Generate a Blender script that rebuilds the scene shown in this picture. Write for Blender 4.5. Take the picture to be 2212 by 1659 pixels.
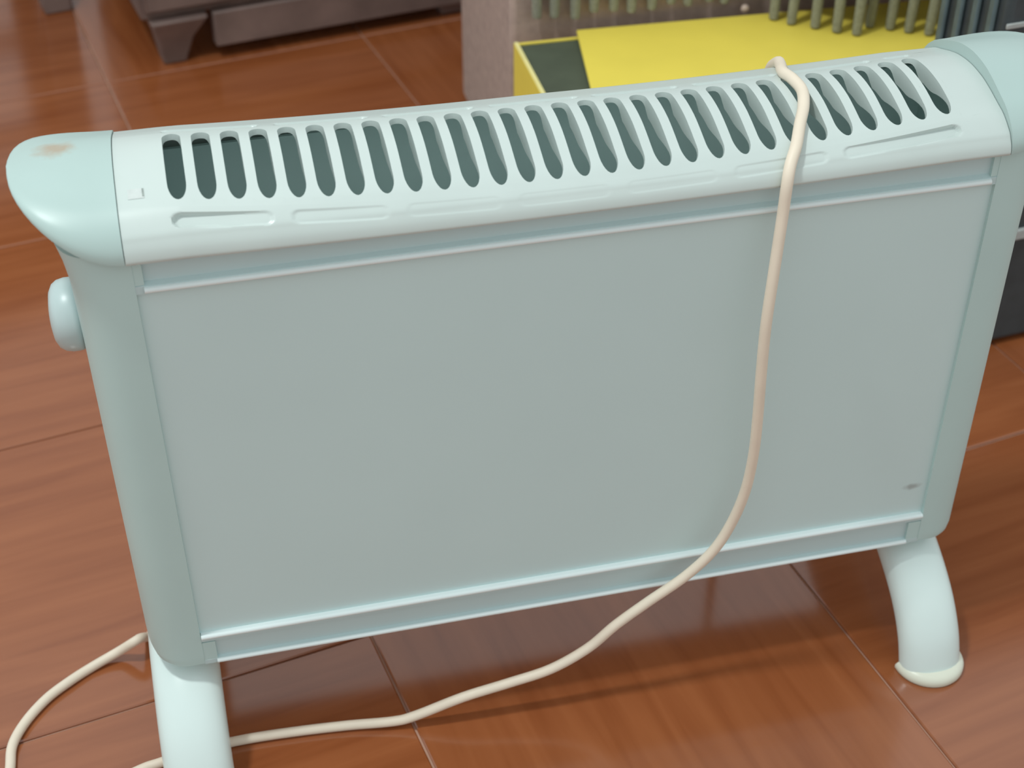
import bpy, bmesh, math, random
from mathutils import Matrix, Vector

random.seed(7)
for o in list(bpy.data.objects):
    bpy.data.objects.remove(o)
scn = bpy.context.scene
COL = scn.collection

# ------------------------------------------------------------------ camera
FPX, CX, CY = 3290.0, 1106.0, 829.5


def unit(v):
    l = math.sqrt(sum(a * a for a in v))
    return [a / l for a in v]


D_ = unit((16.0, 4232.0, FPX))                       # world down, seen in the camera frame
X_ = [18102.0, -2651.0, FPX]
k_ = sum(a * b for a, b in zip(X_, D_))
X_ = unit([a - k_ * b for a, b in zip(X_, D_)])
F_ = [X_[1] * D_[2] - X_[2] * D_[1], X_[2] * D_[0] - X_[0] * D_[2], X_[0] * D_[1] - X_[1] * D_[0]]
ROWS = (X_, F_, [-a for a in D_])
CAM = Vector((0.0, -0.70, 0.84))
cd = bpy.data.cameras.new('camera')
cam = bpy.data.objects.new('camera', cd)
COL.objects.link(cam)
m = Matrix.Identity(4)
for r in range(3):
    m[r][0] = ROWS[r][0]
    m[r][1] = -ROWS[r][1]
    m[r][2] = -ROWS[r][2]
    m[r][3] = CAM[r]
cam.matrix_world = m
cd.sensor_fit = 'HORIZONTAL'
cd.sensor_width = 36.0
cd.lens = FPX / 2212.0 * 36.0
cd.clip_start = 0.01
cd.dof.use_dof = True
cd.dof.focus_distance = 0.92
cd.dof.aperture_fstop = 9.0
scn.camera = cam


def ray(px, py):
    a = ((px - CX) / FPX, (py - CY) / FPX, 1.0)
    return Vector([sum(r[i] * a[i] for i in range(3)) for r in ROWS])


def at(px, py, X=None, Y=None, Z=None):
    """the point of a plane X=, Y= or Z= that the photograph shows at a pixel"""
    d = ray(px, py)
    ax, v = (0, X) if X is not None else (1, Y) if Y is not None else (2, Z)
    return CAM + d * ((v - CAM[ax]) / d[ax])


# ------------------------------------------------------------------ light
w = bpy.data.worlds.new('room_light')
scn.world = w
w.use_nodes = True
w.node_tree.nodes['Background'].inputs[0].default_value = (0.90, 0.98, 0.99, 1)
w.node_tree.nodes['Background'].inputs[1].default_value = 0.82
ld = bpy.data.lights.new('ceiling_lamp_light', 'AREA')
ld.shape = 'DISK'
ld.size = 0.22
ld.energy = 23
ld.color = (0.93, 1.0, 0.98)
lamp = bpy.data.objects.new('ceiling_lamp_light', ld)
COL.objects.link(lamp)
lamp.location = (-0.55, -0.06, 2.25)
scn.view_settings.view_transform = 'Standard'
scn.view_settings.look = 'None'
scn.view_settings.gamma = 1
scn.view_settings.use_curve_mapping = False
scn.view_settings.exposure = 0.0


# ------------------------------------------------------------------ materials
def new_mat(name):
    mt = bpy.data.materials.new(name)
    mt.use_nodes = True
    nt = mt.node_tree
    return mt, nt, nt.nodes['Principled BSDF'], nt.nodes.new, nt.links.new


def plain(name, col, rough=0.5, var=0.06, scale=30.0, spec=0.5, bump=0.0, metal=0.0, bscale=400.0):
    mt, nt, b, N, L = new_mat(name)
    tc = N('ShaderNodeTexCoord')
    n = N('ShaderNodeTexNoise')
    n.inputs['Scale'].default_value = scale
    n.inputs['Detail'].default_value = 4
    L(tc.outputs['Object'], n.inputs['Vector'])
    r = N('ShaderNodeValToRGB')
    r.color_ramp.elements[0].position = 0.3
    r.color_ramp.elements[1].position = 0.7
    r.color_ramp.elements[0].color = [c * (1 - var) for c in col] + [1]
    r.color_ramp.elements[1].color = [min(1, c * (1 + var)) for c in col] + [1]
    L(n.outputs['Fac'], r.inputs['Fac'])
    L(r.outputs['Color'], b.inputs['Base Color'])
    b.inputs['Roughness'].default_value = rough
    b.inputs['Specular IOR Level'].default_value = spec
    b.inputs['Metallic'].default_value = metal
    if bump:
        n2 = N('ShaderNodeTexNoise')
        n2.inputs['Scale'].default_value = bscale
        L(tc.outputs['Object'], n2.inputs['Vector'])
        bp = N('ShaderNodeBump')
        bp.inputs['Strength'].default_value = bump
        bp.inputs['Distance'].default_value = 0.001
        L(n2.outputs['Fac'], bp.inputs['Height'])
        L(bp.outputs['Normal'], b.inputs['Normal'])
    mt['out_color'] = 1
    return mt


def add_stain(mt, centre, radius, col, strength=0.6, scale=120.0):
    """a dirt mark with a ragged outline at a point of the object"""
    nt = mt.node_tree
    N, L = nt.nodes.new, nt.links.new
    b = nt.nodes['Principled BSDF']
    src = b.inputs['Base Color'].links[0].from_socket
    tc = N('ShaderNodeTexCoord')
    sub = N('ShaderNodeVectorMath')
    sub.operation = 'SUBTRACT'
    sub.inputs[1].default_value = centre
    L(tc.outputs['Object'], sub.inputs[0])
    dv = N('ShaderNodeVectorMath')
    dv.operation = 'DIVIDE'
    dv.inputs[1].default_value = radius
    L(sub.outputs[0], dv.inputs[0])
    ln = N('ShaderNodeVectorMath')
    ln.operation = 'LENGTH'
    L(dv.outputs[0], ln.inputs[0])
    ns = N('ShaderNodeTexNoise')
    ns.inputs['Scale'].default_value = scale
    L(tc.outputs['Object'], ns.inputs['Vector'])
    ad = N('ShaderNodeMath')
    ad.operation = 'ADD'
    L(ln.outputs['Value'], ad.inputs[0])
    L(ns.outputs['Fac'], ad.inputs[1])
    mr = N('ShaderNodeMapRange')
    mr.inputs['From Min'].default_value = 0.75
    mr.inputs['From Max'].default_value = 1.5
    mr.inputs['To Min'].default_value = strength
    mr.inputs['To Max'].default_value = 0.0
    L(ad.outputs[0], mr.inputs['Value'])
    mx = N('ShaderNodeMix')
    mx.data_type = 'RGBA'
    L(mr.outputs['Result'], mx.inputs['Factor'])
    L(src, mx.inputs['A'])
    mx.inputs['B'].default_value = list(col) + [1]
    L(mx.outputs['Result'], b.inputs['Base Color'])


def wood_tile():
    mt, nt, b, N, L = new_mat('wood_print_tile')
    tc = N('ShaderNodeTexCoord')
    oi = N('ShaderNodeObjectInfo')
    cmb = N('ShaderNodeCombineXYZ')
    ml = N('ShaderNodeMath')
    ml.operation = 'MULTIPLY'
    ml.inputs[1].default_value = 37.0
    L(oi.outputs['Random'], ml.inputs[0])
    L(ml.outputs[0], cmb.inputs[0])
    L(ml.outputs[0], cmb.inputs[1])
    ad = N('ShaderNodeVectorMath')
    ad.operation = 'ADD'
    L(tc.outputs['Object'], ad.inputs[0])
    L(cmb.outputs[0], ad.inputs[1])

    def grain(sx, sy, detail, dist):
        mp = N('ShaderNodeMapping')
        mp.inputs['Scale'].default_value = (sx, sy, 1)
        L(ad.outputs[0], mp.inputs['Vector'])
        n = N('ShaderNodeTexNoise')
        n.inputs['Scale'].default_value = 1.0
        n.inputs['Detail'].default_value = detail
        n.inputs['Distortion'].default_value = dist
        L(mp.outputs[0], n.inputs['Vector'])
        return n.outputs['Fac']
    g1 = grain(4.5, 52, 3, 0.6)
    g2 = grain(9, 150, 2, 0.3)
    g3 = grain(5, 14, 2, 0.2)
    m1 = N('ShaderNodeMath')
    m1.operation = 'MULTIPLY_ADD'
    L(g1, m1.inputs[0])
    m1.inputs[1].default_value = 0.62
    m2 = N('ShaderNodeMath')
    m2.operation = 'MULTIPLY'
    L(g2, m2.inputs[0])
    m2.inputs[1].default_value = 0.13
    L(m2.outputs[0], m1.inputs[2])
    m3 = N('ShaderNodeMath')
    m3.operation = 'MULTIPLY_ADD'
    L(g3, m3.inputs[0])
    m3.inputs[1].default_value = 0.25
    L(m1.outputs[0], m3.inputs[2])
    r = N('ShaderNodeValToRGB')
    e = r.color_ramp.elements
    e[0].position, e[0].color = 0.34, (0.250, 0.068, 0.020, 1)
    e[1].position, e[1].color = 0.62, (0.335, 0.105, 0.036, 1)
    L(m3.outputs[0], r.inputs['Fac'])
    L(r.outputs['Color'], b.inputs['Base Color'])
    b.inputs['Roughness'].default_value = 0.16
    b.inputs['Specular IOR Level'].default_value = 1.0
    return mt


M_TILE = wood_tile()
M_GROUT = plain('grout', (0.50, 0.30, 0.22), 0.9, 0.1)
M_WALL = plain('wall_paint', (0.84, 0.82, 0.83), 0.8, 0.03, 3.0)
M_COVER = plain('white_plastic', (0.565, 0.63, 0.605), 0.30, 0.02, 25)
M_CAP = plain('mint_plastic', (0.43, 0.545, 0.52), 0.38, 0.015, 25)
M_CAPL = plain('mint_plastic_stained', (0.43, 0.545, 0.52), 0.38, 0.015, 25)
M_PANEL = plain('grey_painted_steel', (0.60, 0.75, 0.745), 0.42, 0.012, 12, bump=0.05)
M_RAIL = plain('grey_rail_plastic', (0.52, 0.65, 0.655), 0.38, 0.012, 20)
M_BEAD = plain('highlit_bead_plastic', (0.78, 0.86, 0.86), 0.25, 0.01, 20)  # lighter than the rails: the highlight along the ridges is painted in
M_COLUMN = plain('grey_green_plastic', (0.50, 0.66, 0.64), 0.42, 0.015, 20)
M_INNER = plain('inner_steel', (0.78, 0.84, 0.78), 0.6, 0.04, 40)
M_FOOT = plain('white_foot_plastic', (0.69, 0.79, 0.765), 0.22, 0.01, 30)
M_LIP = plain('cream_foot_plastic', (0.74, 0.74, 0.62), 0.35, 0.02, 60)
M_KNOB = plain('pale_knob_plastic', (0.50, 0.60, 0.60), 0.35, 0.02, 40)
M_CORD = plain('cream_cord', (0.80, 0.69, 0.56), 0.5, 0.03, 60)
M_STICK = plain('pale_sticker', (0.58, 0.62, 0.60), 0.6, 0.05, 300)
M_MARK = plain('grey_print', (0.28, 0.32, 0.30), 0.6, 0.1, 300)
M_YELLOW = plain('yellow_card', (0.88, 0.70, 0.10), 0.55, 0.03, 18)
M_EDGE = plain('pale_card_edge', (0.85, 0.75, 0.32), 0.7, 0.05, 90)
M_BOXIN = plain('shaded_card_inside', (0.075, 0.090, 0.058), 0.8, 0.1, 40)  # shade inside the open box, put into the card colour
M_CHEST = plain('taupe_fabric', (0.43, 0.32, 0.275), 0.9, 0.12, 90, bump=0.4, bscale=900)
M_THROW = plain('grey_throw', (0.42, 0.38, 0.32), 0.95, 0.15, 160, bump=0.5, bscale=700)
M_FRINGE = plain('grey_fringe', (0.27, 0.27, 0.21), 0.95, 0.15, 300)
M_BUTTON = plain('pink_button', (0.62, 0.47, 0.40), 0.4, 0.05, 100)
M_CASE = plain('blue_black_shell', (0.045, 0.055, 0.060), 0.55, 0.15, 60, bump=0.2)
M_CASERIB = plain('slate_rib', (0.10, 0.14, 0.15), 0.5, 0.15, 80)
M_TRIM = plain('pale_grey_trim', (0.42, 0.44, 0.43), 0.5, 0.1, 80)
M_DARKWOOD = plain('dark_wood', (0.17, 0.115, 0.10), 0.55, 0.25, 14)
M_LAMP, _nt, _b, _N, _L = new_mat('lamp_housing')
_b.inputs['Base Color'].default_value = (0.8, 0.8, 0.8, 1)


# ------------------------------------------------------------------ helpers
OFF = {}


def tag(o, label=None, cat=None, group=None, kind=None):
    if label:
        o['label'] = label
    if cat:
        o['category'] = cat
    if group:
        o['group'] = group
    if kind:
        o['kind'] = kind
    return o


def root(name, loc, label, cat, rz=0.0, group=None):
    o = bpy.data.objects.new(name, None)
    COL.objects.link(o)
    o.empty_display_size = 0.05
    o.location = loc
    o.rotation_euler = (0, 0, rz)
    OFF[o.name] = Vector(loc) if rz == 0 else Vector((0, 0, 0))
    return tag(o, label, cat, group)


def build(name, verts, faces, mat, parent=None, smooth=35, bevel=0.0, seg=2, solid=0.0, flip=False):
    """one mesh object; verts in world metres (or local ones under a turned root)"""
    off = OFF.get(parent.name, Vector((0, 0, 0))) if parent else Vector((0, 0, 0))
    me = bpy.data.meshes.new(name)
    me.from_pydata([tuple(Vector(v) - off) for v in verts], [], faces)
    bm = bmesh.new()
    bm.from_mesh(me)
    bmesh.ops.remove_doubles(bm, verts=bm.verts, dist=1e-6)
    bmesh.ops.recalc_face_normals(bm, faces=bm.faces)
    bm.to_mesh(me)
    bm.free()
    me.materials.append(mat)
    if smooth:
        me.shade_smooth()
        me.set_sharp_from_angle(angle=math.radians(smooth))
    o = bpy.data.objects.new(name, me)
    COL.objects.link(o)
    if parent:
        o.parent = parent
        OFF[o.name] = off
    if solid:
        md = o.modifiers.new('thickness', 'SOLIDIFY')
        md.thickness = abs(solid)
        md.offset = -1 if solid > 0 else 1
    if bevel:
        md = o.modifiers.new('rounding', 'BEVEL')
        md.width = bevel
        md.segments = seg
        md.limit_method = 'ANGLE'
        md.angle_limit = math.radians(40)
    return o


def box_vf(x0, x1, y0, y1, z0, z1):
    v = [(x, y, z) for x in (x0, x1) for y in (y0, y1) for z in (z0, z1)]
    f = [(0, 1, 3, 2), (4, 6, 7, 5), (0, 4, 5, 1), (2, 3, 7, 6), (0, 2, 6, 4), (1, 5, 7, 3)]
    return v, f


def box(name, b, mat, parent=None, bevel=0.0, seg=2):
    v, f = box_vf(*b)
    return build(name, v, f, mat, parent, 35, bevel, seg)


def join(*vfs):
    V, Fc = [], []
    for v, f in vfs:
        n = len(V)
        V += list(v)
        Fc += [tuple(i + n for i in q) for q in f]
    return V, Fc


def loft(rings, closed=True, caps=True):
    n = len(rings[0])
    V = [p for r in rings for p in r]
    Fc = []
    for i in range(len(rings) - 1):
        for j in range(n if closed else n - 1):
            a, b = i * n + j, i * n + (j + 1) % n
            Fc.append((a, b, b + n, a + n))
    if caps and closed:
        Fc.append(tuple(range(n))[::-1])
        Fc.append(tuple((len(rings) - 1) * n + j for j in range(n)))
    return V, Fc


def crom(pts, n=8):
    P = [Vector(p) for p in pts]
    P = [2 * P[0] - P[1]] + P + [2 * P[-1] - P[-2]]
    out = []
    for i in range(1, len(P) - 2):
        a, b, c, d = P[i - 1:i + 3]
        for k in range(n):
            t = k / n
            out.append(0.5 * (2 * b + (c - a) * t + (2 * a - 5 * b + 4 * c - d) * t * t + (3 * b - a - 3 * c + d) * t ** 3))
    out.append(P[-2])
    return out


def tube(path, rad, n=12, r2=None):
    path = [Vector(p) for p in path]
    rings = []
    up = Vector((0.13, 0.27, 1)).normalized()
    for i, p in enumerate(path):
        t = (path[min(i + 1, len(path) - 1)] - path[max(i - 1, 0)]).normalized()
        u = (up - t * up.dot(t)).normalized()
        up = u
        s = t.cross(u)
        r = rad if r2 is None else rad + (r2 - rad) * i / (len(path) - 1)
        rings.append([p + (u * math.cos(2 * math.pi * k / n) + s * math.sin(2 * math.pi * k / n)) * r for k in range(n)])
    return loft(rings)


# ------------------------------------------------------------------ the setting
TH = math.radians(10.0)
TS = 0.325
U0, V0 = 0.4105, 0.394
v, f = box_vf(-2.7, 2.9, -1.9, 3.0, -0.05, -0.0022)
floor = tag(build('floor', v, f, M_GROUT), 'floor of glossy reddish wood-print tiles with pale joints', 'floor', kind='structure')
h = TS / 2 - 0.0009
tv, tf = [], []
for s_, z_ in ((h, -0.0030), (h, -0.0009), (h - 0.0010, 0.0)):
    tv += [(-s_, -s_, z_), (s_, -s_, z_), (s_, s_, z_), (-s_, s_, z_)]
for q in (0, 4):
    tf += [(q + i, q + (i + 1) % 4, q + 4 + (i + 1) % 4, q + 4 + i) for i in range(4)]
tf += [(8, 9, 10, 11), (3, 2, 1, 0)]
tile_me = bpy.data.meshes.new('tile')
tile_me.from_pydata(tv, [], tf)
tile_me.materials.append(M_TILE)
for i in range(-7, 8):
    for j in range(-5, 8):
        u, vv = U0 + (i - 0.5) * TS, V0 + (j - 0.5) * TS
        o = bpy.data.objects.new('tile', tile_me)
        COL.objects.link(o)
        o.parent = floor
        o.location = (u * math.cos(TH) - vv * math.sin(TH), u * math.sin(TH) + vv * math.cos(TH), 0)
        turned = (i % 2 == 0) if j <= 1 else (i + j) % 3 == 0
        o.rotation_euler = (0, 0, TH + (math.pi / 2 if turned else 0) + (math.pi if random.random() < 0.5 else 0))
wall = box('wall_back', (-2.7, 2.9, 2.7, 2.8, -0.002, 2.6), M_WALL)
tag(wall, 'plain pale wall behind the furniture', 'wall', kind='structure')

# ------------------------------------------------------------------ the heater
XC = 0.206
heater = root('convector_heater', (XC, 0.055, 0.0),
              'pale grey convector heater with slotted white top and mint end caps', 'heater')
XL, XR = -0.0441, 0.4562                       # inner edges of the two columns
ZB, ZT = 0.0865, 0.406

# --- profile of the top cover in (Y, Z)
ctrl = [(-.0060, .4012), (-.0066, .4030), (-.0054, .4080), (-.0030, .4125), (0, .4165), (.009, .4235), (.0185, .4275), (.03, .432),
        (.0405, .435), (.055, .4365)]
ctrl += [(.11 - a, b) for a, b in ctrl[::-1][1:]]
PROF = [(p.x, p.y) for p in crom([(a, b, 0) for a, b in ctrl], 10)]
SL = [0.0]
for a, b in zip(PROF, PROF[1:]):
    SL.append(SL[-1] + math.hypot(b[0] - a[0], b[1] - a[1]))
STOT = SL[-1]


def sag(x, z):
    t = (x - 0.2047) / 0.2194
    u = min(1.0, max(0.0, (x - 0.20) / 0.24))
    # the cover sags in the middle and sits a little low at its right end
    return (0.0030 + 0.0040 * (z - 0.402) / 0.0345) * max(0.0, 1 - t * t) + 0.0062 * max(0.0, (z - 0.402) / 0.0345) * u


def prof(s, x=None, depth=0.0):
    s = min(max(s, 0.0), STOT - 1e-9)
    lo, hi = 0, len(SL) - 1
    while hi - lo > 1:
        md = (lo + hi) // 2
        if SL[md] <= s:
            lo = md
        else:
            hi = md
    t = (s - SL[lo]) / (SL[hi] - SL[lo])
    y = PROF[lo][0] + (PROF[hi][0] - PROF[lo][0]) * t
    z = PROF[lo][1] + (PROF[hi][1] - PROF[lo][1]) * t
    if depth:
        ty, tz = PROF[hi][0] - PROF[lo][0], PROF[hi][1] - PROF[lo][1]
        l = math.hypot(ty, tz)
        y += tz / l * depth
        z -= ty / l * depth
    if x is not None:
        z -= sag(x, z)
    return y, z


CXL, CXR = -0.0462, 0.4575                     # seams to the end caps
NS, PIT, SX0 = 29, 0.01567, -0.0147
tt = lambda x: (x - 0.2047) / 0.2194
fe = lambda x: 0.0235 + 0.0105 * tt(x) ** 2    # front ends of the slots run in a shallow arc
be = lambda x: 0.0900 + (0.0010 if tt(x) < 0 else 0.0050) * tt(x) ** 2

vf = []


def smooth01(a, b, x):
    t = min(1.0, max(0.0, (x - a) / (b - a)))
    return t * t * (3 - 2 * t)


HS = [(-.0195, .033, .0034, .0008), (.0425, .0945, .0010, .0004), (.104, .156, .0003, .0002), (.1655, .2175, .0002, .0002),
      (.227, .280, .0002, .0003), (.2895, .346, .0004, .0010), (.3555, .4285, .0010, .0036)]


def front_dent(x, s):
    sc = 0.0132 + 0.0085 * min(1.0, tt(x) ** 2)
    for a, b, d0, d1 in HS:
        if a - 0.002 < x < b + 0.002:
            r = 0.0042
            cx_ = min(max(x, a + r), b - r)
            d = math.hypot(x - cx_, s - sc)
            return (d0 + (d1 - d0) * (x - a) / (b - a)) * (1 - smooth01(r - 0.0011, r, d))
    return 0.0


def back_dent(x, s):
    sc = be(x) + 0.0072
    k = (x + 0.0195) % 0.0618
    if k < 0.0523 and -0.0195 <= x < 0.4290:
        r = 0.0030
        cx_ = min(max(k, r), 0.0523 - r)
        return 0.0025 * (1 - smooth01(r - 0.001, r, math.hypot(k - cx_, s - sc)))
    return 0.0


def band(xs, slo, shi, n, dent):
    V, Fc = [], []
    for x in xs:
        a, b = slo(x), shi(x)
        for i in range(n + 1):
            s = a + (b - a) * i / n
            y, z = prof(s, x, dent(x, s))
            V.append((x, y, z))
    for i in range(len(xs) - 1):
        for j in range(n):
            a = i * (n + 1) + j
            Fc.append((a, a + 1, a + n + 2, a + n + 1))
    return V, Fc


edges = [SX0 + (i - 0.5) * PIT for i in range(NS + 1)]
FX = [CXL + (CXR - CXL) * i / 420 for i in range(421)]
lerp_edge = lambda g: g
vf.append(band(FX, lambda x: 0.0, lambda x: fe(x) - 0.0045, 44, front_dent))
vf.append(band(FX, lambda x: be(x) + 0.0030, lambda x: be(x) + 0.0140, 20, back_dent))
vf.append(band(FX[::10] , lambda x: be(x) + 0.0140, lambda x: STOT, 14, lambda x, s: 0.0))
for xa, xb in ((CXL, edges[0]), (edges[-1], CXR)):
    vf.append(band([xa + (xb - xa) * i / 4 for i in range(5)], lambda x: fe(x) - 0.0045, lambda x: be(x) + 0.0030, 24, lambda x, s: 0.0))
HW = 0.0050
walls = []
for i in range(NS):
    xc = SX0 + i * PIT
    xa, xb = edges[i], edges[i + 1]
    s0, s1 = fe(xc), be(xc)
    ks = [0, .08, .3, .62, 1.0]
    rows = [(fe(xc) - 0.0045, -1)]
    fr, br = 0.0115, 0.0060                    # long pointed front end, blunter back end
    rows += [(s0 + fr * (1 - math.cos(q * math.pi / 12)), HW * math.sin(q * math.pi / 12)) for q in range(0, 7)]
    rows += [(s0 + fr + (s1 - br - s0 - fr) * q / 10, HW) for q in range(1, 10)]
    rows += [(s1 - br * (1 - math.cos(q * math.pi / 12)), HW * math.sin(q * math.pi / 12)) for q in range(6, -1, -1)]
    rows += [(be(xc) + 0.0030, -1)]
    V, Fc = [], []
    nr = len(rows)
    for k, (s, hw) in enumerate(rows):
        hw = max(hw, 0.0)
        for q, x in enumerate((xa, xc - hw, xc + hw, xb)):
            ss = s
            if k == 0:
                ss = fe(x) - 0.0045
            if k == nr - 1:
                ss = be(x) + 0.0030
            y, z = prof(ss, x)
            V.append((x, y, z))
    for k in range(nr - 1):
        a = k * 4
        Fc.append((a, a + 4, a + 5, a + 1))
        Fc.append((a + 2, a + 6, a + 7, a + 3))
        if k == 0 or k == nr - 2:
            Fc.append((a + 1, a + 5, a + 6, a + 2))
    vf.append((V, Fc))
    loop = [(xc - hw, s) for s, hw in rows[1:-1]] + [(xc + hw, s) for s, hw in rows[-3:1:-1]]
    wd = lambda x, s: 0.0035 + (0.0095 if x > xc else 0.002) * smooth01(s0 + 0.008, s0 + 0.036, s) * (1 - smooth01(s1 - 0.010, s1, s))
    wall_rings = [[(x, *prof(s, x, d * wd(x, s))) for x, s in loop] for d in (0.0, 0.5, 1.0)]
    walls.append(loft(wall_rings, True, False))
lips = []
for yy, sg in ((PROF[0][0], 1), (PROF[-1][0], -1)):
    lips.append(loft([[(x, yy, 0.4012 - sag(x, 0.4012)), (x, yy + sg * 0.011, 0.4016 - sag(x, 0.4012))] for x in FX[::10]], False, False))
V, Fc = join(*vf)
me_off = OFF[heater.name]
cover = build('top_cover', V, Fc, M_COVER, heater, 50)
# make the skin's normals face outwards before it is thickened inwards
bm = bmesh.new()
bm.from_mesh(cover.data)
bmesh.ops.dissolve_degenerate(bm, edges=bm.edges, dist=1e-6)
for fc in bm.faces:
    fc.normal_update()
    c = fc.calc_center_median() + me_off
    if fc.normal.dot(Vector((0, c.y - 0.055, c.z - 0.36))) < 0:
        fc.normal_flip()
bm.to_mesh(cover.data)
bm.free()
V, Fc = join(*walls, *lips)
sw = build('slot_walls', V, Fc, M_COVER, cover, 50)
cover['label'] = 'slotted white plastic top cover'


def strip_on(x0, x1, s0, s1, lift, n=4):
    rings = []
    for k in range(n + 1):
        s = s0 + (s1 - s0) * k / n
        rings.append([(x0, *prof(s, x0, -lift)), (x1, *prof(s, x1, -lift)), (x1, *prof(s, x1, 0.0002)), (x0, *prof(s, x0, 0.0002))])
    return loft(rings)


st = build('sticker', *strip_on(-0.0405, -0.0320, 0.0375, 0.0440, 0.0003), M_STICK, cover, 30)
st['label'] = 'tiny pale printed sticker'
build('printed_mark', *strip_on(-0.0330, -0.0321, 0.0385, 0.0438, 0.0005), M_MARK, cover, 30)


# --- end caps
def end_cap(sgn, mat):
    xs = CXL if sgn < 0 else CXR
    LEN = 0.0555
    n = 34
    rings = []
    for k in range(15):
        t = math.sin(k / 14 * math.pi / 2)
        x = xs + sgn * (LEN * t + 0.0004)
        a = max(0.02, (1 - t ** 2.6) ** (1 / 2.2)) if k < 14 else 0.02
        rise = 0.0290 * t ** 1.7
        ring = []
        for q in range(n + 1):
            y, z = prof(STOT * q / n)
            zz = 0.4012 + rise + (z - 0.4012) * (0.4375 - 0.4012 - rise - 0.003 * t ** 3) / 0.0353
            zz = 0.4335 + (zz - 0.4335) * (0.35 + 0.65 * a)
            ring.append((x, 0.055 + (y - 0.055) * a * 1.008, zz + 0.0004))
        rings.append(ring)
    o = build('end_cap', *loft(rings), mat, heater, 50, bevel=0.0012)
    o['label'] = 'mint green plastic end cap'
    return o


end_cap(-1, M_CAPL)
end_cap(1, M_CAP)
add_stain(M_CAPL, (-0.0765 - XC, 0.064 - 0.055, 0.437), (0.0135, 0.012, 0.02), (0.42, 0.30, 0.20), 0.75, 160)


# --- side columns
def column(sgn):
    inner = XL if sgn < 0 else XR
    sec = [(0, 0.000), (0.0120, 0.0), (0.0205, 0.0022), (0.0275, 0.0080), (0.0320, 0.0170), (0.0345, 0.0290), (0.0360, 0.0420),
           (0.0365, 0.0550)]
    sec += [(a, 0.11 - b) for a, b in sec[::-1][1:]]
    pts = crom([(a, b, 0) for a, b in sec], 3)
    rings = []
    for z, s, dz in ((ZB + 0.0005, 0.90, 0), (ZB + 0.003, 0.965, 0), (ZB + 0.008, 1.0, 0), (0.20, 1.0, 0), (0.33, 1.0, 0),
                     (0.375, 1.02, 0), (0.392, 1.08, 0), (0.4040, 1.16, 0)):
        rings.append([(inner + sgn * p.x * s, 0.055 + (p.y - 0.055) * (0.985 if s < 0.93 else 1.0), z) for p in pts])
    o = build('side_column', *loft(rings), M_COLUMN, heater, 40)
    o['label'] = 'rounded grey green side column'
    return o


colL = column(-1)
colR = column(1)

# --- front: flat panel, recessed bands with beads above and below
p = box('front_panel', (XL - 0.001, XR + 0.001, 0.0028, 0.0050, 0.1125, 0.3790), M_PANEL, heater)
p['label'] = 'flat grey steel front panel'
sp = at(1970, 1050, Y=0.003)
add_stain(M_PANEL, (sp.x - XC, 0.0028 - 0.055, sp.z), (0.0085, 0.02, 0.0035), (0.30, 0.33, 0.32), 0.7, 150)


def rail(name, prof_yz, x0, x1, mat, lab=None, parent=heater):
    o = build(name, *loft([[(x, y, z) for y, z in prof_yz] for x in (x0, x1)]), mat, parent, 35)
    if lab:
        o['label'] = lab
    return o


def half_round(zc, y0, r, depth, n=8):
    ring = [(depth, zc - r)]
    ring += [(y0 - r * math.sin(math.pi * k / n), zc - r * math.cos(math.pi * k / n)) for k in range(n + 1)]
    return ring + [(depth, zc + r)]


up = rail('upper_rail', [(.009, .3785), (.0002, .3785), (.0002, .3835), (.0028, .3850), (.0028, .3975), (.0002, .3990), (.0002, .4065), (.009, .4065)],
          XL, XR, M_RAIL, 'recessed grey band below the top cover')
rail('bead', half_round(.3810, 0.0000, .0019, .0040), XL + 0.0046, XR - 0.0036, M_BEAD, 'thin moulding with its highlight in the colour', up)
lo = rail('lower_rail', [(.009, .0870), (.0002, .0870), (.0002, .0905), (.0024, .0915), (.0024, .1060), (.0002, .1075), (.0002, .1128), (.009, .1128)],
          XL, XR, M_RAIL, 'recessed grey band along the bottom')
rail('bead', half_round(.1118, 0.0004, .0019, .0040), XL + 0.0004, XR - 0.0002, M_BEAD, 'thin moulding with its highlight in the colour', lo)
rail('bead', half_round(.0888, 0.0004, .0018, .0040), XL + 0.0080, XR - 0.0090, M_BEAD, 'thin moulding with its highlight in the colour', lo)
for x0, x1 in ((XL, XL + 0.0050), (XR - 0.0040, XR)):
    box('rail_end', (x0, x1, 0.0003, 0.0040, 0.3840, 0.3985), M_COLUMN, up)
for x0, x1 in ((XL, XL + 0.0085), (XR - 0.0092, XR)):
    box('rail_end', (x0, x1, 0.0003, 0.0040, 0.0905, 0.1065), M_COLUMN, lo)

# --- back, underside and inside
box('rear_panel', (XL - 0.001, XR + 0.001, 0.1050, 0.1075, 0.0885, 0.4065), M_PANEL, heater)
box('reflection_plate', (XL - 0.001, XR + 0.001, 0.0060, 0.1050, 0.0890, 0.0910), M_INNER, heater)  # added across the open bottom grille so the floor mirrors a dark underside
box('inner_baffle', (XL, XR, 0.0080, 0.1020, 0.338, 0.340), M_INNER, heater)

# --- thermostat knob on the left column
kr, kx = 0.0215, -0.0790
rings = []
for dx, r in ((0, .90), (.002, .98), (.004, 1.0), (.008, 1.0), (.0120, .96), (.0150, .86), (.0170, .68), (.0180, .40), (.0183, .05)):
    rings.append([(kx - dx, 0.056 + kr * r * math.cos(2 * math.pi * q / 40), 0.3345 + kr * r * math.sin(2 * math.pi * q / 40)) for q in range(40)])
kb = build('thermostat_knob', *loft(rings), M_KNOB, heater, 50)
kb['label'] = 'round pale thermostat knob on the side'


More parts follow.
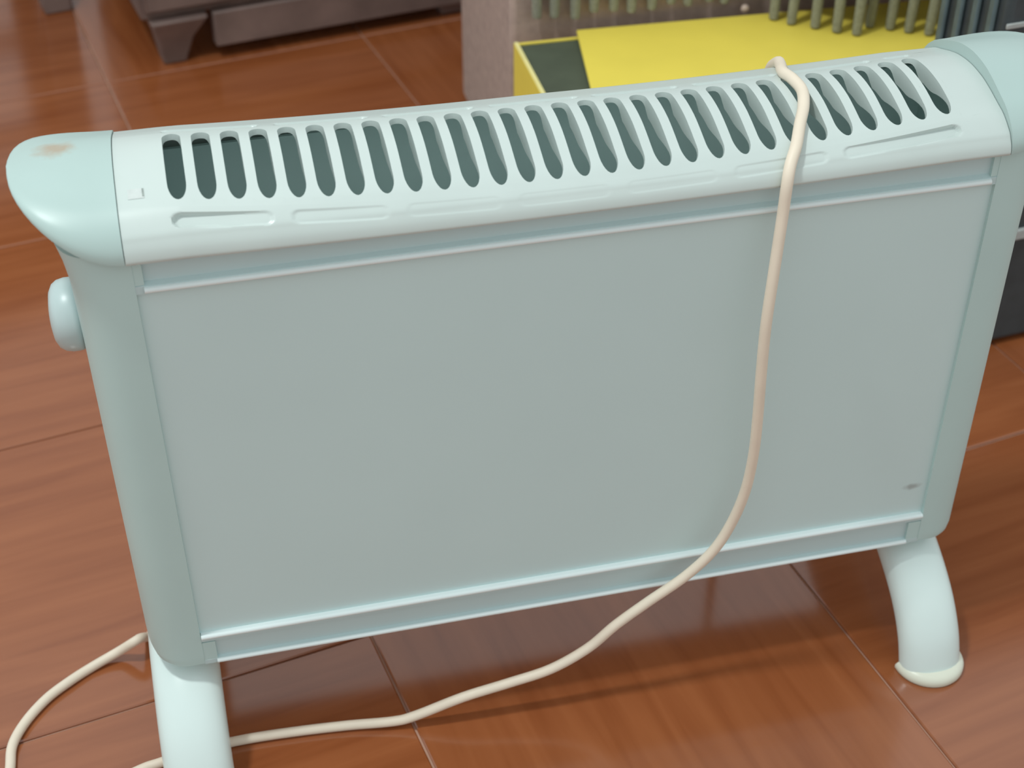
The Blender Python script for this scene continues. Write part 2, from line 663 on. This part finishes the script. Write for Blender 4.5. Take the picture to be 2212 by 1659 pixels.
# --- arched feet
def foot(xc):
    cl = [(-0.0405, 0.0005), (-0.0385, 0.0080), (-0.0310, 0.0240), (-0.0180, 0.0400), (-0.0020, 0.0525), (0.0180, 0.0635),
          (0.0380, 0.0715), (0.055, 0.0735)]
    cl += [(0.11 - a, b) for a, b in cl[::-1][1:]]
    path = crom([(0, a, b) for a, b in cl], 5)
    rings = []
    n = 28
    for i, p in enumerate(path):
        t = (path[min(i + 1, len(path) - 1)] - path[max(i - 1, 0)]).normalized()
        nrm = Vector((0, -t.z, t.y))
        ring = []
        for k in range(n):
            a = 2 * math.pi * k / n
            ca, sa = math.cos(a), math.sin(a)
            hx = 0.0225 * (1 if ca >= 0 else -1) * abs(ca) ** 0.85
            hn = (0.0155 if sa > 0 else 0.0085) * (1 if sa >= 0 else -1) * abs(sa) ** 0.9
            q = p + nrm * hn + Vector((xc + hx, 0, 0))
            q.z = max(q.z, 0.0006)
            ring.append(q)
        rings.append(ring)
    ft = build('foot', *loft(rings), M_FOOT, heater, 60)
    ft['label'] = 'arched glossy white foot'
    for s in (1, -1):
        ring = []
        base = 0.055 - s * 0.0925                    # centre of the rounded lip
        for k in range(25):
            a = math.pi * k / 24
            ring.append((xc + 0.0008 + 0.0255 * math.cos(a), base - s * 0.0250 * math.sin(a)))
        cxm = (xc, base - s * 0.008)
        rr = []
        for z, g in ((0.0003, 0.97), (0.0012, 1.0), (0.0040, 1.0), (0.0065, 0.94), (0.0085, 0.78)):
            rr.append([(cxm[0] + (x - cxm[0]) * g, cxm[1] + (y - cxm[1]) * g, z) for x, y in ring])
        lp = build('foot_lip', *loft(rr), M_LIP, ft, 50)
        lp['label'] = 'cream rounded lip of the foot'


foot(-0.0585)
foot(0.4610)

# --- power cord: leaves behind the left column, loops over the floor, runs past the left foot and over the top
CR = 0.0035
pts = [(-0.062, 0.112, 0.075), (-0.074, 0.121, 0.055)]
g = [at(330, 1362, Y=0.124), at(300, 1380, Z=0.020), at(255, 1408, Z=0.008)]
pts += [tuple(q) for q in g]
for q in ((200, 1440), (150, 1472), (100, 1510), (55, 1560), (27, 1610), (22, 1659)):
    pts.append(tuple(at(*q, Z=CR)))
pts += [(-0.186, -0.010, CR), (-0.170, -0.026, CR), (-0.140, -0.022, CR)]
for q in ((300, 1664), (345, 1648), (420, 1622), (530, 1597), (640, 1580), (750, 1567)):
    pts.append(tuple(at(*q, Z=CR)))
for q, y in (((850, 1558), -.007), ((900, 1545), -.009), ((1000, 1506), -.011), ((1100, 1475), -.012), ((1190, 1445), -.013),
             ((1270, 1400), -.013), ((1330, 1350), -.014), ((1400, 1300), -.014), ((1480, 1245), -.014), ((1540, 1190), -.015),
             ((1580, 1130), -.016), ((1610, 1060), -.018), ((1628, 980), -.020), ((1637, 900), -.021), ((1645, 800), -.021),
             ((1655, 700), -.020), ((1670, 600), -.017), ((1690, 470), -.012), ((1700, 400), -.0100)):
    pts.append(tuple(at(*q, Y=y)))
# over the cover, resting on its skin
for x, s in ((0.3213, .0145), (0.3276, .0256), (0.3346, .040), (0.3412, .0531), (0.3455, .0665), (0.3450, .080), (0.3440, .092),
             (0.3485, .106), (0.3530, .122)):
    y, z = prof(s, x, -(CR + 0.0002))
    pts.append((x, y, z))
pts += [(0.3560, 0.1175, 0.408), (0.357, 0.120, 0.39), (0.357, 0.121, 0.30), (0.357, 0.123, 0.15), (0.36, 0.130, 0.04), (0.37, 0.145, 0.006),
        (0.40, 0.175, CR), (0.45, 0.19, CR)]
cdm = build('power_cord', *tube(crom(pts, 6), CR, 12), M_CORD, heater, 60)
cdm['label'] = 'thin cream power cord looped over the heater'
# plug at the far end of the cord, lying behind the heater
v1 = box_vf(0.448, 0.482, 0.180, 0.200, 0.0005, 0.018)
pl = build('plug', *v1, M_CORD, cdm, 35, bevel=0.004)
for dy in (-0.0055, 0.0055):
    build('pin', *tube([(0.480, 0.19 + dy, 0.009), (0.500, 0.19 + dy, 0.009)], 0.0022, 10), M_TRIM, cdm, 40)

# ------------------------------------------------------------------ yellow box behind the heater
bx = root('cardboard_box', (0.52, 0.52, 0.0), 'bright yellow cardboard box with shifted lid showing its dark inside', 'box')
BZ = 0.196
X0, X1, Y0, Y1 = 0.310, 0.735, 0.425, 0.630
T = 0.003
w_ = build('side_wall', *box_vf(X0, X0 + T, Y0, Y1, 0.001, BZ), M_YELLOW, bx, 35, 0.0006)
build('cut_edge', *box_vf(X0 + 0.0003, X0 + T + 0.0012, Y0, Y1, BZ, BZ + 0.0008), M_EDGE, w_)
build('side_wall', *box_vf(X1 - T, X1, Y0, Y1, 0.001, BZ), M_YELLOW, bx, 35, 0.0006)
build('front_wall', *box_vf(X0 + T, X1 - T, Y0, Y0 + T, 0.001, BZ), M_YELLOW, bx, 35, 0.0006)
build('back_wall', *box_vf(X0 + T, X1 - T, Y1 - T, Y1, 0.001, BZ), M_YELLOW, bx, 35, 0.0006)
build('bottom', *box_vf(X0 + T, X1 - T, Y0 + T, Y1 - T, 0.001, 0.004), M_BOXIN, bx)
ins = build('inside_shade_block', *box_vf(X0 + T + .0002, X1 - T - .0002, Y0 + T + .0002, Y1 - T - .0002, 0.005, BZ - 0.0015), M_BOXIN, bx, 35, 0.001)  # dark block added up to the rim in place of the shadowed interior
ins['label'] = 'dark block standing in for the shaded inside of the box'
c4 = [(0.3745, 0.636), (0.340, 0.418), (0.690, 0.418), (0.757, 0.622)]
lid = build('lid', *loft([[(x, y, z) for x, y in c4] for z in (BZ + 0.0012, BZ + 0.0042)]), M_YELLOW, bx, 35, 0.0008)
lid['label'] = 'loose flat yellow lid panel'

# ------------------------------------------------------------------ fabric chest and fringed throw behind the box
ch = root('storage_ottoman', (0.60, 0.78, 0.0), 'taupe fabric ottoman under the fringed throw, behind the yellow box', 'ottoman')
box('body', (0.312, 0.86, 0.652, 0.905, 0.004, 0.34), M_CHEST, ch, 0.006)
box('lid', (0.310, 0.862, 0.650, 0.907, 0.3405, 0.395), M_CHEST, ch, 0.012, 3)
for x in (0.34, 0.83):
    for y in (0.68, 0.88):
        build('foot', *box_vf(x - .015, x + .015, y - .015, y + .015, 0.0, 0.006), M_DARKWOOD, ch)

th = root('fringed_throw', (0.60, 0.70, 0.395), 'grey woven throw draped over the ottoman with a long hanging fringe', 'throw')
sec = [(0.88, 0.3985), (0.70, 0.3985), (0.655, 0.3975), (0.6465, 0.3900), (0.6445, 0.36), (0.6445, 0.262)]
secp = crom([(0, a, b) for a, b in sec], 5)
HEM = ((0.32, .6435), (0.548, .6435), (0.568, .614), (0.584, .600), (0.600, .586), (0.616, .572), (0.634, .562), (0.655, .576), (0.671, .566),
       (0.688, .556), (0.705, .546), (0.735, .540), (0.85, .6435))


def hem_y(x):
    for (a, ya), (b, yb) in zip(HEM, HEM[1:]):
        if a <= x <= b:
            return ya + (yb - ya) * (x - a) / (b - a)
    return .6435


rings = []
for k in range(81):
    x = 0.322 + (0.848 - 0.322) * k / 80
    ripple = abs(0.0015 * math.sin(k * 0.9) + 0.0008 * math.sin(k * 2.3))
    rings.append([(x, q.y - (ripple + (hem_y(x) - 0.6435) * -min(1.0, (0.39 - q.z) / 0.128) if q.z < 0.39 else 0),
                   q.z + (ripple if q.z >= 0.39 else 0)) for q in secp])
clo = build('cloth', *loft(rings, closed=False), M_THROW, th, 60, solid=0.002)
xs_ = [0.322 + 0.526 * k / 40 for k in range(41)]
build('hem', *tube([(x, hem_y(x) - 0.0015, 0.262) for x in xs_], 0.0032, 8), M_FRINGE, th)
tx = [0.334 + 0.0195 * k for k in range(12)] + [0.568, 0.584, 0.600, 0.616, 0.634, 0.655, 0.671, 0.688, 0.705, 0.722, 0.742, 0.762, 0.782, 0.802]
for x in tx:
    jx = random.uniform(-.0015, .0015)
    y = hem_y(x) - 0.0015
    zt = 0.2125 + random.uniform(-.003, .003) if x < 0.55 else BZ + 0.0045 + 0.0012
    path = [(x, y, 0.262), (x + jx, y - 0.001, 0.240), (x + jx * 1.5, y, zt + 0.004), (x + jx * 1.5, y, zt)]
    build('tassel', *tube(crom(path, 4), 0.0058, 10, 0.0042), M_FRINGE, th)
bt = at(1608, 17, Y=0.640)
rings = [[(bt.x + r * math.cos(2 * math.pi * q / 16), 0.6405 - d, bt.z + r * math.sin(2 * math.pi * q / 16)) for q in range(16)]
         for d, r in ((0, .003), (.001, .0042), (.003, .0042), (.0045, .003), (.005, .0004))]
b_ = build('bead', *loft(rings), M_BUTTON, th, 50)
b_['label'] = 'small pale pink bead'

# ------------------------------------------------------------------ dark ribbed case at the right
cs = root('hard_case', (0.630, 0.300, 0.0), 'dark blue-black hard case with ribbed side, right of the yellow box', 'case', math.radians(6))
build('shell', *box_vf(0.0, 0.36, 0.0, 0.088, 0.004, 0.46), M_CASE, cs, 35, 0.006, 3)
for k in range(4):
    y = 0.012 + 0.021 * k
    build('rib', *box_vf(-0.0045, 0.0, y, y + 0.0085, 0.02, 0.445), M_CASERIB, cs, 35, 0.002)
tr = build('trim', *box_vf(0.0, 0.36, -0.0022, 0.0, 0.3240, 0.3285), M_TRIM, cs, 35, 0.0008)
tr['label'] = 'thin pale horizontal trim line'
lt = build('latch', *box_vf(0.052, 0.085, -0.004, 0.0, 0.118, 0.129), M_TRIM, cs, 35, 0.0015)
lt['label'] = 'small pale latch'
for x in (0.04, 0.32):
    build('foot', *box_vf(x - .012, x + .012, 0.02, 0.07, 0.0, 0.006), M_CASE, cs, 35, 0.001)

# ------------------------------------------------------------------ dark furniture in the background
cb = root('wooden_cabinet', (-0.045, 1.055, 0.0), 'dark brown wooden cabinet on short tapered legs in the background', 'cabinet', TH)
build('body', *box_vf(0.0, 1.10, 0.012, 0.40, 0.062, 0.72), M_DARKWOOD, cb, 35, 0.004)
build('apron', *box_vf(0.085, 1.02, 0.002, 0.020, 0.018, 0.063), M_DARKWOOD, cb, 35, 0.002)
build('top', *box_vf(-0.012, 1.112, 0.0, 0.41, 0.7205, 0.745), M_DARKWOOD, cb, 35, 0.004)
for x in (0.005, 0.555):
    dr = build('door', *box_vf(x, x + 0.54, 0.000, 0.0115, 0.075, 0.712), M_DARKWOOD, cb, 35, 0.003)
    hx = x + 0.50 if x < 0.3 else x + 0.04
    build('handle', *tube([(hx, -0.012, 0.36), (hx, -0.016, 0.40), (hx, -0.012, 0.44)], 0.005, 8), M_TRIM, dr)
for x, y in ((0.035, 0.030), (0.40, 0.030), (1.065, 0.030), (0.035, 0.37), (1.065, 0.37)):
    rings = []
    for z, s in ((0.0, .62), (0.006, .66), (0.035, .95), (0.050, 1.25), (0.063, 1.5)):
        rings.append([(x + 0.0235 * s * cx_ + (0.010 * (s - .62) if x < 0.1 else 0), y + 0.0235 * s * cy_, z)
                      for cx_, cy_ in ((-1, -1), (1, -1), (1, 1), (-1, 1))])
    build('leg', *loft(rings), M_DARKWOOD, cb, 35, 0.003)

so = root('wooden_stool', (-0.345, 1.40, 0.0), 'dark wooden stool far back left, only one leg tip showing', 'stool', math.radians(12))
build('seat', *box_vf(-0.18, 0.18, -0.18, 0.18, 0.425, 0.455), M_DARKWOOD, so, 35, 0.008)
for x in (-1, 1):
    for y in (-1, 1):
        rings = []
        for z, s in ((0.0, 0.018), (0.02, 0.0195), (0.424, 0.022)):
            k = 0.158 - 0.012 * z / 0.424
            rings.append([(x * k + s * a, y * k + s * b, z) for a, b in ((-1, -1), (1, -1), (1, 1), (-1, 1))])
        build('leg', *loft(rings), M_DARKWOOD, so, 35, 0.003)
for s in (-1, 1):
    build('stretcher', *box_vf(-0.14, 0.14, s * 0.154 - .008, s * 0.154 + .008, 0.16, 0.185), M_DARKWOOD, so, 35, 0.002)

# ------------------------------------------------------------------ ceiling lamp housing (above the frame)
lh = root('ceiling_lamp', (-0.55, -0.06, 2.26), 'round white ceiling lamp above the heater', 'lamp')
rings = [[(-0.55 + r * math.cos(2 * math.pi * q / 40), -0.06 + r * math.sin(2 * math.pi * q / 40), z) for q in range(40)]
         for z, r in ((2.262, .125), (2.275, .14), (2.295, .14), (2.30, .12))]
build('housing', *loft(rings), M_LAMP, lh, 40)
